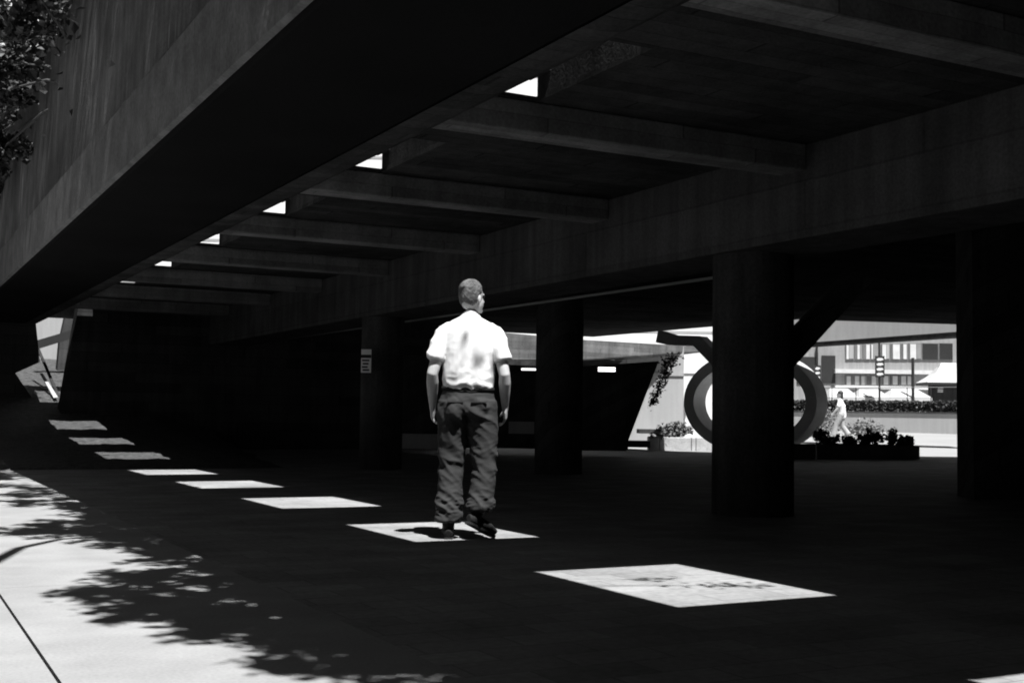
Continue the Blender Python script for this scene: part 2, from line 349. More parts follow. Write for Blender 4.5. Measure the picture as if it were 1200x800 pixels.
# notice on the far column
sg = at(429, 426, 18.1)
t = thing('notice_board', 'small grey notice with dark lines of lettering on the far column', 'sign', sg, -YAW)
mb = MB(); mb.box(-.075, .075, -.01, .01, -.135, .215); mb.build('board', 'signw', t)
mb = MB(); mb.box(-.075, .075, -.013, -.011, .085, .135)
for k, z in enumerate((.05, 0.0, -.05, -.095)): mb.box(-.06 + .01 * (k % 2), .05 - .012 * (k % 3), -.013, -.011, z - .014, z + .012)
mb.tube([(0, -.0125, .175), (.001, -.0122, .1751)], .03, 16, ref=(0, 0, 1)) if False else None
mb.build('lettering', 'ink', t)

# ------------------------------------------------------------------ far left: wall, pilaster and rail in the sun
t = thing('sunlit_wall', 'bright sunlit wall at the far left end with a grey pilaster and a dark rail', 'wall', (4, 36, 0), world=True)
mb = MB(); mb.box(1.5, 6.2, 37, 37.5, 0, 4.4); mb.build('wall', 'concl', t)
mb = MB(); Yp = 33.0
def aty(px, py, Y):
    q = at(px, py, 1) - CO; return CO + q * (Y / q.y)
mb.prism([aty(79, 360, Yp), aty(87, 356, Yp), aty(86, 390, Yp), aty(76, 470, Yp), aty(64, 470, Yp), aty(70, 400, Yp)], (0, .35, 0)); mb.build('pilaster', 'conc', t)
mb = MB(); Yp = 32.2
mb.prism([aty(42, 399, Yp), aty(86, 386, Yp), aty(86, 396, Yp), aty(44, 409, Yp)], (0, .2, 0)); mb.build('rail', 'dark', t)
t = thing('stair_stringer', 'pale stair edge slanting down the stony bank at the far left', 'stair', (3.3, 30, 1.2), world=True)
mb = MB(); q = [aty(47, 437, 29.6), aty(50, 437, 29.6), aty(68, 465, 27.9), aty(63, 466, 27.9)]
mb.prism([v - Vector((0, 0, .0)) for v in q], (0, .12, .0)); mb.build('edge', 'concl', t)
mb = MB(); q = [aty(40, 400, 30.4), aty(43, 400, 30.4), aty(70, 463, 28.3), aty(67, 464, 28.3)]
mb.prism(q, (0, .1, 0)); mb.build('handrail', 'concd', t)

# ------------------------------------------------------------------ plaza seen through the opening
def shrub(name, c, r, n, size, label, cat='shrub', group=None, m='leaf', stems=6, asp=0.5, hollow=0.35):
    c = Vector(c); t = thing(name, label, cat, c, 0, group)
    mb = MB(); lobes = [(Vector((random.uniform(-.5, .5) * r[0], random.uniform(-.5, .5) * r[1], random.uniform(.35, 1.1) * r[2])), random.uniform(.4, .75)) for _ in range(7)]
    for _ in range(n):
        lc, lr = random.choice(lobes)
        d = Vector((random.gauss(0, 1), random.gauss(0, 1), random.gauss(0, 1))).normalized() * (random.random() ** .45) * lr
        p = lc + Vector((d.x * r[0], d.y * r[1], d.z * r[2] * .8))
        if p.z < 0.01: p.z = random.uniform(.01, .1) * r[2]
        mb.leaf(p, size * random.uniform(.6, 1.35), asp=asp)
    mb.build('foliage', m, t, recalc=False)
    mb = MB()
    for lc, lr in lobes[:stems]: mb.tube([(random.uniform(-.1, .1) * r[0], 0, 0), lc * .5 + Vector((0, 0, .05 * r[2])), lc], [.03 * max(r), .02 * max(r), .008 * max(r)], 5)
    mb.build('stem', 'bark', t)
    return t
# planter in the shade of the roof edge, with dark shrubs
t = thing('planter_box', 'long black planter box standing at the far edge of the shade', 'planter', (18.5, 20.0, 0), math.atan2(-.35, 3.25))
mb = MB()
mb.box(-2.2, 2.39, -.08, .0, 0, .31); mb.box(-2.2, 2.39, .9, .98, 0, .31); mb.box(-2.2, -2.12, .003, .897, 0, .31); mb.box(2.31, 2.39, .003, .897, 0, .31)
mb.build('box', 'concd', t, bevel=.01)
mb = MB(); mb.box(-2.117, 2.307, .003, .897, 0.0, .25); mb.build('soil', 'soil', t)
lab = ['small dark shrub next to the ring sculpture in the planter', 'dark shrub below the walking woman, left of her feet', 'dark shrub right of the woman, close to the widest one', 'widest dark shrub in the long planter', 'upright dark shrub alone right of the widest one', 'low dark shrub second from the right end of the planter', 'low dark shrub at the right end of the planter', 'ragged dark shrub leaning on the foot of the ring']
for (px, wd, ht), l in zip(((945, .18, .26), (972, .17, .28), (996, .15, .27), (1013, .24, .38), (1039, .15, .38), (1055, .11, .24), (1069, .13, .24), (930, .22, .36)), lab):
    q = at(px, 525, 27.5); xx = q.x; yy = 20.0 + .42 - (xx - 18.5) * .107
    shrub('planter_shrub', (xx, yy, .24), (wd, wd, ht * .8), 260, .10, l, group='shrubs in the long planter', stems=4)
# ring sculpture
rc = at(876, 478, 28.6)
t = thing('ring_sculpture', 'tall steel ring sculpture with a bent beam arm, half hidden by the broad column', 'sculpture', (rc.x, rc.y, 0), -YAW - R_(40))
mb = MB(); n = 72; A, B, wi, dp = 1.77, 1.22, .28, .58
rings = []
for k in range(n):
    th = 2 * math.pi * k / n; c, s_ = math.cos(th), math.sin(th)
    rings.append([mb.bm.verts.new((rr[0] * c, yy, 1.25 + rr[1] * s_)) for rr, yy in (((A, B), 0), ((A, B), dp), ((A - wi, B - wi), dp), ((A - wi, B - wi), 0))])
for k in range(n):
    P, Q = rings[k], rings[(k + 1) % n]
    for j in range(4): mb.bm.faces.new((P[j], P[(j + 1) % 4], Q[(j + 1) % 4], Q[j]))
rg = mb.build('ring', 'steel', t, bevel=.008); rg.data.materials.append(M['steellit'])
for p in rg.data.polygons:
    if p.index % 4 in (0, 2): p.material_index = 1
ti = Matrix.Rotation(YAW + R_(40), 4, 'Z') @ Matrix.Translation((-rc.x, -rc.y, 0))
dA = 28.2
mb = MB(); pp = [(771, 387), (788, 392.5), (820, 393.5), (850, 424), (872, 470), (858, 476), (833, 427), (812, 405), (782, 404), (768, 401)]
mb.prism([ti @ at(x, y_, dA) for x, y_ in pp], (0, .35, 0)); mb.build('arm', 'steellit', t, bevel=.006)
# pale stone planter with plants, on the left
t = thing('stone_planter', 'low planter of pale rough stone blocks left of the ring sculpture', 'planter', at(800, 529, 31.3), -YAW)
def lz(px, py, d, o): return at(px, py, d)
mb = MB(); mb.box(-.87, -.62, 0, .5, -.02, .38); mb.build('end_block', 'stone', t, bevel=.02)
for xa, xb in ((-.61, .22), (.23, .34), (.35, 1.05)):
    mb = MB(); mb.box(xa, xb, .01, .5, -.02, .37); mb.build('stone_block', 'stone', t, bevel=.02)
o = at(790, 514, 31.6); shrub('flowering_plant', (o.x, o.y, .3), (.75, .3, .3), 500, .12, 'pale ragged plant growing out of the stone planter', 'plant', m='leafl', stems=5)
mb = MB(); mb.vbox(735, 762, 516.5, 524, 31.0, .8); tag(mb.build('low_bench', 'conc'), 'low dark bench slab left of the stone planter', 'bench')
# walls behind, left opening
mb = MB(); mb.vbox(700, 801, 404, 526, 36.5, .5); mb.vbox(735, 801.5, 436.5, 440, 36.46, .038)
tag(mb.build('garden_wall', 'concl'), 'pale grey wall with a thin dark ledge behind the stone planter', 'wall')
mb = MB(); mb.vbox(801.2, 905, 400, 526, 38.5, .5); mb.vbox(801.2, 880, 436.5, 437.7, 38.46, .038)
tag(mb.build('white_wall', 'white'), 'bright white wall directly behind the ring sculpture', 'wall')
mb = MB(); mb.vbox(749, 802, 503, 508, 34.5, .7); tag(mb.build('shadow_slot_slab', 'conc'), 'thin slab for the shadow slot at the foot of the pale wall', 'bench')  # dark slab put where a shadow slot runs along the wall foot
# pale roof slab crossing the left opening
mb = MB()
f = [at(540, 385, 33.0), at(683, 398, 34.8), at(828, 406.5, 37.0), at(828, 411, 37.0), at(760, 419, 36), at(683, 421, 34.8), at(540, 421, 33.0)]
mb.prism(f, fwd0 * 0.9); tag(mb.build('roof_slab', 'joist'), 'long tapering grey roof slab crossing above the battered wall', 'roof')
mb = MB(); mb.vbox(520, 735, 420.5, 430, 35.5, .8); mb.build('x', 'concd').name = 'slab_shade_block'  # dark box added to fill in the shade below the slab
tag(bpy.data.objects['slab_shade_block'], 'dark block for the shade under the long tapering roof slab', 'beam')
# hanging ivy
t = thing('hanging_ivy', 'dark ivy strand hanging from the roof slab down over the battered wall', 'plant', at(790, 418, 30), 0)
o0 = Vector(t.location); mb = MB(); a = at(788, 417, 30) - o0; b = at(764, 474, 30) - o0
for _ in range(520):
    u = random.random() ** 1.1; p = a.lerp(b, u) + Vector((random.gauss(0, .11 * (1.15 - u)), random.gauss(0, .1), random.gauss(0, .05))); mb.leaf(p, .09)
mb.build('foliage', 'leaf', t, recalc=False)
mb = MB(); mb.tube([a, a.lerp(b, .5), b], [.02, .015, .006], 5); mb.build('stem', 'bark', t)

# building blocks beyond
t = thing('white_tower', 'tall white building high above the far roofs, seen through the ceiling openings', 'building', at(430, 480, 95), -YAW)
mb = MB(); mb.box(-62, 34, 0, 14, 0, 42); mb.build('wall', 'white', t)
for k in range(11):
    mb = MB(); mb.box(-60, 32, -.03, .0, 3.0 + 3.4 * k, 3.2 + 3.4 * k); mb.build('floor_joint', 'concl', t)
# ramp bridge crossing the right opening
t = thing('ramp_bridge', 'pale concrete bridge rising to the right across the far opening, dark beneath', 'bridge', at(1030, 395, 36), world=True)
mb = MB(); f = [at(900, 404.5, 36.5), at(1180, 384, 33.5), at(1180, 300, 33.5), at(900, 325, 36.5)]
mb.prism(f, fwd0 * .25); mb.build('parapet', 'concl', t)
mb = MB(); f = [at(900, 408, 36.8), at(1180, 390.5, 33.8), at(1180, 384.2, 33.8), at(900, 404.6, 36.8)]
mb.prism(f, fwd0 * 1.3); mb.build('deck', 'concd', t)

# apartment block
BD = 64.0
t = thing('apartment_block', 'pale apartment building with two rows of windows at the back of the plaza', 'building', at(1025, 493, BD), world=True)
mb = MB(); mb.vbox(905, 1150, 300, 494, BD, 10); mb.build('wall', 'facade', t)
mb = MB(); mb.vbox(979, 1150, 433.5, 438, BD - .35, .348); mb.build('balcony_band', 'curtain', t)
mb = MB(); mb.vbox(979, 1150, 452.5, 456, BD - .3, .298); mb.build('sill_band', 'white', t)
def window(x0, x1, y0, y1, cur):
    mb = MB(); mb.vbox(x0, x1, y0, y1, BD - .06, .058); wn = mb.build('window', 'conc2', t)
    k = .6; mb = MB(); mb.vbox(x0 + k, x1 - k, y0 + k, y1 - k, BD - .075, .013); p = mb.build('pane', 'glass' if cur else 'glassd', wn)
    p.matrix_parent_inverse = Matrix()
    if cur:
        a, b = cur
        if b < .85:
            mb = MB(); mb.vbox(x0 + k + (x1 - x0) * (b + .05), x1 - k - .3, y0 + 1.1, y1 - 1.4, BD - .083, .006); q = mb.build('blind', 'conc2' if i % 2 else 'concl', wn); q.matrix_parent_inverse = Matrix()
        mb = MB(); mb.vbox(x0 + k + (x1 - x0) * a, x0 + k + (x1 - x0) * b, y0 + 1.1, y1 - .9, BD - .085, .008); q = mb.build('curtain', 'curtain', wn); q.matrix_parent_inverse = Matrix()
for i, (x0, x1, cur) in enumerate(((991, 1001, (.05, .3)), (1001.6, 1010.5, (.3, .6)), (1011, 1020, (.4, .85)), (1020.6, 1030, (.0, .2)), (1033, 1043, (.05, .5)), (1043.6, 1055, (.2, .9)), (1055.6, 1064, (.3, .75)), (1064.6, 1080, (.1, .55)), (1080.6, 1100, None), (1100.6, 1117, None))):
    window(x0, x1, 403 - i * .15, 421.5, cur)
for i, (x0, x1, cur) in enumerate(((990, 998, (.2, .8)), (999, 1007, (.3, .9)), (1008, 1016, (.1, .6)), (1017, 1027, (.4, .9)), (1034, 1043, (.1, .7)), (1044, 1052, (.2, .9)), (1053, 1062, (.3, .9)), (1063, 1071, (.0, .5)))):
    window(x0, x1, 439.5, 451.5, cur)
for x0, x1, y0, y1 in ((934, 956, 418, 450), (963, 979, 416.5, 449)):
    mb = MB(); mb.vbox(x0, x1, y0, y1, BD - .05, .048); mb.build('dark_panel', 'dark', t)
mb = MB(); mb.vbox(957.4, 958.6, 404, 430, BD - .2, .15); mb.build('downpipe', 'conc', t)
# banners with four white characters
def banner(px, y0, y1, d, label, hw):
    c = at(px, (y0 + y1) / 2, d); t = thing('banner_sign', label, 'sign', c, -YAW, 'banner signs on posts')
    h = (y1 - y0) / 2 / FOC * d; zg = rise(c.x, c.y)
    mb = MB(); mb.tube([(0, .06, zg - c.z), (0, .06, h + .6)], .05, 10); mb.build('post', 'dark', t)
    mb = MB(); mb.box(-hw, hw, -.03, .03, -h, h); mb.build('board', 'dark', t)
    for k in range(4):
        z = h * (.68 - .46 * k); mb = MB()
        mb.box(-hw * .72, hw * .72, -.04, -.031, z - .055 * h, z + .055 * h); mb.box(-hw * .45, hw * .55, -.04, -.031, z + .075 * h, z + .125 * h)
        mb.box(-hw * .6, hw * .3, -.04, -.031, z - .125 * h, z - .075 * h)
        mb.build('character', 'signw', t)
banner(1031, 417, 442, 55.5, 'dark upright banner with four white characters on a post before the windows', .21)
banner(958, 428, 451, 55.5, 'dark upright banner with white characters showing above the ring sculpture', .15)
# pavilion with a swept roof
t = thing('garden_pavilion', 'small pavilion with a pale swept roof right of the banner', 'pavilion', at(1127, 493, 58) * 1, -YAW); t.location.z = 0
k = 58 / FOC; zr = lambda y_: at(1127, y_, 57.5).z; X = lambda px: (px - 1127) * k
mb = MB(); prof = [(424.5, 0.0), (430, .12), (437, .36), (443, .66), (448.5, 1.02)]
hwx = lambda s: 0.98 + s
rows = []
for y_, s in prof:
    z = zr(y_); rows.append([mb.bm.verts.new(v) for v in ((-hwx(s), -s, z), (hwx(s), -s, z), (hwx(s), .3 + .3 * s, z), (-hwx(s), .3 + .3 * s, z))])
for P, Q in zip(rows, rows[1:]):
    for j in range(4): mb.bm.faces.new((P[j], P[(j + 1) % 4], Q[(j + 1) % 4], Q[j]))
mb.bm.faces.new(rows[0]); mb.bm.faces.new(rows[-1][::-1]); mb.build('roof', 'roofpale', t)
mb = MB(); z = zr(451.3); mb.box(-2.0, 2.0, -1.03, .62, z, zr(448.8)); mb.build('eave', 'dark', t)
for x in (-1.75, -.3, 1.5):
    mb = MB(); mb.tube([(x, -.6, .55), (x, -.6, z)], .07, 8); mb.build('post', 'dark', t)
mb = MB(); mb.box(-1.3, 1.7, .45, .55, .5, z); mb.build('back_panel', 'conc', t)
mb = MB(); mb.box(X(1092), X(1101), -.66, -.62, zr(461), zr(453)); hb = mb.build('hanging_board', 'dark', t)
mb = MB()
for zz in (454.5, 457, 459): mb.box(X(1093.3), X(1099.7), -.665, -.661, zr(zz + .8), zr(zz - .4))
mb.build('lettering', 'signw', hb)
mb = MB(); q = at(1070, 470, 56); mb.tube([(q.x, q.y, .3), (q.x, q.y, at(1070, 419, 56).z)], .07, 10)
tag(mb.build('lamp_post', 'dark'), 'slim dark post standing left of the pavilion roof', 'post')
# tents
for px, w_, yt, l in ((983, 17, 455, 'small white tent behind the walking woman'), (1018, 18, 456, 'white tent below the four character banner'), (1060, 24, 456, 'white tent left of the pavilion')):
    c = at(px, 474, 57); t = thing('white_tent', l, 'tent', (c.x, c.y, 0), -YAW, 'white tents behind the hedge')
    zt = at(px, yt, 57).z; zb = at(px, 466, 57).z; hw = w_ * 57 / FOC
    mb = MB(); base = [mb.bm.verts.new(v) for v in ((-hw, -1, zb), (hw, -1, zb), (hw, 1.2, zb), (-hw, 1.2, zb))]; tp = [mb.bm.verts.new(v) for v in ((-.62 * hw, -.0, zt), (.62 * hw, -.0, zt))]
    mb.bm.faces.new((base[0], base[1], tp[1], tp[0])); mb.bm.faces.new((base[1], base[2], tp[1])); mb.bm.faces.new((base[2], base[3], tp[0], tp[1])); mb.bm.faces.new((base[3], base[0], tp[0]))
    mb.build('canopy', 'tent', t)
    mb = MB(); mb.box(-hw, hw, -.99, -.97, zb - .5, zb - .004); mb.build('side_curtain', 'tent', t)
t = thing('railing', 'thin dark railing in front of the white tents', 'railing', at(1040, 470, 54.6), world=True)
a = at(965, 454.5, 54.6); b = at(1125, 453.5, 54.6); mb = MB(); mb.tube([a, b], .025, 6); mb.build('rail', 'dark', t)
for px in (975, 1003, 1031, 1063, 1091):
    q = at(px, 454.3, 54.6); mb = MB(); mb.tube([(q.x, q.y, 1.1), q], .022, 6); mb.build('post', 'dark', t)
# retaining wall and hedge
mb = MB(); wa, wb = at(900, 500, 52.5), at(1150, 505, 48.0)
f = [Vector((wa.x, wa.y, .2)), Vector((wb.x, wb.y, .2)), Vector((wb.x, wb.y, 1.16)), Vector((wa.x, wa.y, 1.16))]
t = thing('retaining_wall', 'low pale retaining wall under the clipped hedge across the plaza', 'wall', wa, world=True)
mb.prism(f, fwd0 * .4); mb.build('wall', 'concl', t)
mb = MB(); f = [v + Vector((0, 0, .003)) - fwd0 * .06 for v in (f[3], f[2])]; f = [f[0], f[1], f[1] + Vector((0, 0, .07)), f[0] + Vector((0, 0, .07))]
mb.prism(f, fwd0 * .5); mb.build('coping', 'conc', t)
t = thing('clipped_hedge', 'long dark clipped hedge on top of the retaining wall', 'hedge', wa + Vector((0, 0, 0)))
mb = MB(); d_ = wb - wa
for _ in range(7000):
    u = random.random(); p = Vector((d_.x * u, d_.y * u, 0)) + fwd0 * random.uniform(.35, 1.0); p.z = 1.22 + random.random() ** .7 * (.46 + .07 * noise.noise((u * 60, 0, 0))) - wa.z
    mb.leaf(p, .13)
mb.build('foliage', 'leaf', t, recalc=False)
mb = MB()
for u in [i / 24 for i in range(25)]:
    p = Vector((d_.x * u, d_.y * u, 1.15 - wa.z)) + fwd0 * .7; mb.tube([p, p + Vector((0, 0, .4))], .03, 5)
mb.tube([Vector((0, 0, 1.2 - wa.z)) + fwd0 * .7, Vector((d_.x, d_.y, 1.2 - wa.z)) + fwd0 * .7], .03, 5); mb.build('stem', 'bark', t)
# pale bushes round the woman
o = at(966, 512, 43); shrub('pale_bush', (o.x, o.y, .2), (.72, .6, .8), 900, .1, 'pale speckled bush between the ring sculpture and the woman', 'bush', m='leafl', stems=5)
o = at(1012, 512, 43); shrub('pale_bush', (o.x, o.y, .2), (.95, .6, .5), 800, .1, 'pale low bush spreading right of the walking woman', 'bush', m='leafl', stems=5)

# ------------------------------------------------------------------ planting on the walkway: it throws the ragged shadow
def spray(name, label, base, clumps, n, size, group, cat='shrub', m='leaf'):
    base = Vector(base); t = thing(name, label, cat, base, 0, group)
    mb = MB(); st = MB()
    for c, r in clumps:
        c = Vector(c) - base
        nt_ = max(10, int(26 * r))
        st.tube([(0, 0, 0), c * .5 + Vector((0, 0, .12)), c], [.03, .02, .01], 6)
        for k in range(nt_):
            d = Vector((random.gauss(0, 1), random.gauss(0, 1.2), random.gauss(0, .55))).normalized()
            tip = c + Vector((d.x * r, d.y * r * 1.3, d.z * r * .7)) * random.uniform(.5, 1.1)
            st.tube([c, (c + tip) / 2 + Vector((0, 0, .03)), tip], [.009, .006, .003], 4)
            for j in range(int(n * r / nt_)):
                u = random.uniform(.25, 1.05); p = c.lerp(tip, u) + Vector((random.gauss(0, .05), random.gauss(0, .05), random.gauss(0, .04))); mb.leaf(p, size * random.uniform(.6, 1.4), asp=.55)
    mb.build('foliage', m, t, recalc=False); st.build('branch', 'bark', t)
    return t
GR = 'shrubs overhanging the walkway parapet'
def up(x, y, z): return (x - .03 * z, y - .48 * z, z)     # where a leaf at height z must be to shade ground point x, y
spray('parapet_shrub', 'leafy shrub spilling over the parapet nearest the camera', (2.1, 2.0, 4.55), [(up(x, y, z), r) for x, y, z, r in ((1.78, 3.5, 4.9, .34), (1.75, 4.2, 5.2, .38), (1.52, 4.4, 5.0, .26), (1.7, 5.0, 4.9, .45), (1.3, 5.1, 5.2, .34), (1.65, 5.8, 5.1, .45), (1.25, 5.95, 4.9, .33), (1.75, 6.5, 5.0, .36), (1.35, 6.45, 5.2, .26), (1.75, 2.7, 5.0, .45), (1.2, 5.4, 5.0, .3), (1.02, 5.8, 5.1, .24), (1.4, 4.9, 4.9, .28), (1.35, 5.4, 5.2, .36), (1.5, 5.6, 5.0, .4), (1.55, 4.7, 5.2, .32), (1.25, 4.75, 5.1, .18), (1.38, 4.3, 5.0, .22), (1.5, 3.95, 5.1, .28), (1.55, 3.45, 5.0, .28), (1.6, 3.0, 5.0, .3), (1.28, 4.0, 5.2, .12), (1.02, 5.3, 5.0, .2), (1.15, 4.9, 5.3, .3), (0.95, 5.9, 5.4, .3), (1.25, 6.5, 5.4, .3))], 1350, .075, GR)
spray('parapet_shrub', 'broad shrub hanging low over the parapet further along the walkway', (2.1, 6.2, 4.55), [(up(x, y, z), r) for x, y, z, r in ((1.7, 8.5, 5.0, .38), (1.3, 8.75, 4.9, .36), (1.2, 9.3, 5.1, .33), (1.65, 9.3, 5.0, .42), (1.55, 9.9, 4.9, .40), (1.8, 7.6, 5.0, .26), (1.45, 9.0, 5.2, .4), (1.12, 9.0, 5.0, .28), (1.45, 8.5, 5.0, .34), (1.4, 9.6, 4.9, .34), (1.0, 9.1, 5.4, .3), (1.5, 8.0, 5.4, .3))], 1600, .075, GR)
spray('parapet_shrub', 'small ragged shrub between two broad ones on the parapet', (2.1, 9.2, 4.55), [(up(x, y, z), r) for x, y, z, r in ((1.65, 11.3, 5.0, .4), (1.25, 11.8, 4.9, .36), (1.75, 12.3, 5.0, .38), (1.35, 12.9, 5.1, .4), (1.6, 13.6, 5.0, .45), (1.2, 14.4, 5.0, .4))], 1700, .08, GR)
spray('parapet_shrub', 'dark shrub draping down the far part of the streaked parapet', (2.1, 14.5, 4.55), [((1.35, 13.6, 5.35), .5), ((1.35, 14.6, 5.2), .55), ((1.3, 15.6, 4.7), .55), ((1.4, 16.6, 5.3), .65), ((1.35, 17.0, 4.2), .5), ((1.4, 18.2, 5.6), .7), ((1.45, 18.6, 4.6), .65), ((1.3, 19.8, 5.8), .8), ((1.4, 21.5, 4.4), .7), ((1.3, 22.5, 5.6), .9), ((1.35, 24.5, 5.0), .9), ((1.4, 26.5, 5.8), 1.0)], 1500, .10, GR)
fill = [(up(1.68 + random.uniform(-.08, .12), 2.2 + .42 * k, random.uniform(4.85, 5.2)), random.uniform(.26, .36)) for k in range(23)]
spray('parapet_creeper', 'long trailing creeper along the whole top edge of the parapet', (2.05, 6.0, 5.25), fill, 1900, .075, None, 'plant')
t = thing('parapet_hedge', 'tall dark hedge standing behind the streaked parapet at the top left', 'hedge', (2.3, 18, 4.5))
lf = MB(); st = MB()
for k in range(26):
    c = Vector((random.uniform(-.5, .1), -9.5 + k * .75, random.uniform(.9, 2.6))); st.tube([(0, c.y * .98, 0), c], [.04, .012], 6)
    for _ in range(330):
        d = Vector((random.gauss(0, .32), random.gauss(0, .5), random.gauss(0, .7))); lf.leaf(c + d, random.uniform(.08, .16), asp=.6)
    c2 = c + Vector((0, .3, 1.6))
    for _ in range(200): lf.leaf(c2 + Vector((random.gauss(0, .32), random.gauss(0, .5), random.gauss(0, .7))), random.uniform(.08, .16), asp=.6)
st.tube([(0, -10, .05), (0, 10, .05)], .05, 6); lf.build('foliage', 'leaf', t, recalc=False); st.build('stem', 'bark', t)
# unseen trees added left of the frame to shade pavement and cut bounce light
for k, (x, y, l) in enumerate(((-2.6, -3.5, 'unseen tree added behind the viewer to shade the left pavement'), (-2.9, 1.6, 'broad unseen tree added beside the viewer to shade the pavement'))):
    t = thing('blocker_tree', l, 'tree', (x, y, 0), 0, 'unseen trees added for shade on the left pavement')
    mb = MB(); mb.tube([(0, 0, -.05), (.03, .05, 1.4), (-.05, 0, 3.0), (0, .1, 5.0)], [.17, .13, .11, .06], 12); mb.build('trunk', 'bark', t, smooth=True)
    lf = MB(); lm = MB()
    for j in range(30):
        c = Vector((random.uniform(-1.6, 1.5), random.uniform(-2.3, 2.3), random.uniform(4.2, 7.2)))
        lm.tube([(0, .05, 3.2), c * .6 + Vector((0, 0, 1.2)), c], [.06, .035, .01], 6)
        for _ in range(260):
            d = Vector((random.gauss(0, 1), random.gauss(0, 1), random.gauss(0, .8))).normalized() * random.random() ** .5 * .95
            lf.leaf(c + d, random.uniform(.16, .3), asp=.6)
    lf.build('crown', 'leaf', t, recalc=False); lm.build('limb', 'bark', t)
# thick bough reaching out over the pavement
t = thing('leaning_bough', 'bare bough leaning out over the pavement from the parapet shrubs', 'branch', (1.9, 6.4, 4.5), world=True)
mb = MB(); mb.tube([(1.9, 6.4, 4.5), up(1.15, 8.45, 4.95), up(.85, 8.0, 5.0), up(.62, 7.25, 5.1), up(.3, 6.6, 5.4)], [.05, .035, .04, .05, .05], 10); mb.build('limb', 'bark', t, smooth=True)
# sparse tree over the openings: faint leaf shadows on the floor and on the shirt
t = thing('slender_tree', 'slender sparse tree growing above the walkway over the openings', 'tree', (2.4, 3.2, 4.5), world=True)
mb = MB(); mb.tube([(2.4, 3.2, 4.5), (2.5, 3.4, 5.6), (2.7, 3.7, 6.3), (2.8, 3.9, 7.0)], [.05, .04, .025, .01], 8); mb.build('trunk', 'bark', t, smooth=True)
mb = MB(); lf = MB()
for gx, gy, z in ((3.82, 5.05, 4.0), (4.02, 4.98, 4.0), (3.7, 5.35, 4.1)):
    e = Vector(up(gx, gy, z)); mb.tube([(2.46, 3.3, 5.1), Vector((2.9, e.y, 4.7)), e], [.012, .006, .003], 5)
    for _ in range(26): lf.leaf(e + Vector((random.gauss(0, .09), random.gauss(0, .05), random.gauss(0, .05))), .07)
for k in range(3):
    q = Vector((3.64 + random.uniform(-.12, .16), 7.4, random.uniform(1.15, 1.45))); e = q + Vector((-.03, -.48, 1)) * random.uniform(5.2, 5.8)
    mb.tube([(2.75, 3.8, 6.7), Vector((2.9, e.y, e.z + .3)), e], [.008, .005, .003], 5)
    for _ in range(3): lf.leaf(e + Vector((random.gauss(0, .06), random.gauss(0, .06), random.gauss(0, .06))), .075)
mb.build('branch', 'bark', t); lf.build('crown', 'leaf', t, recalc=False)

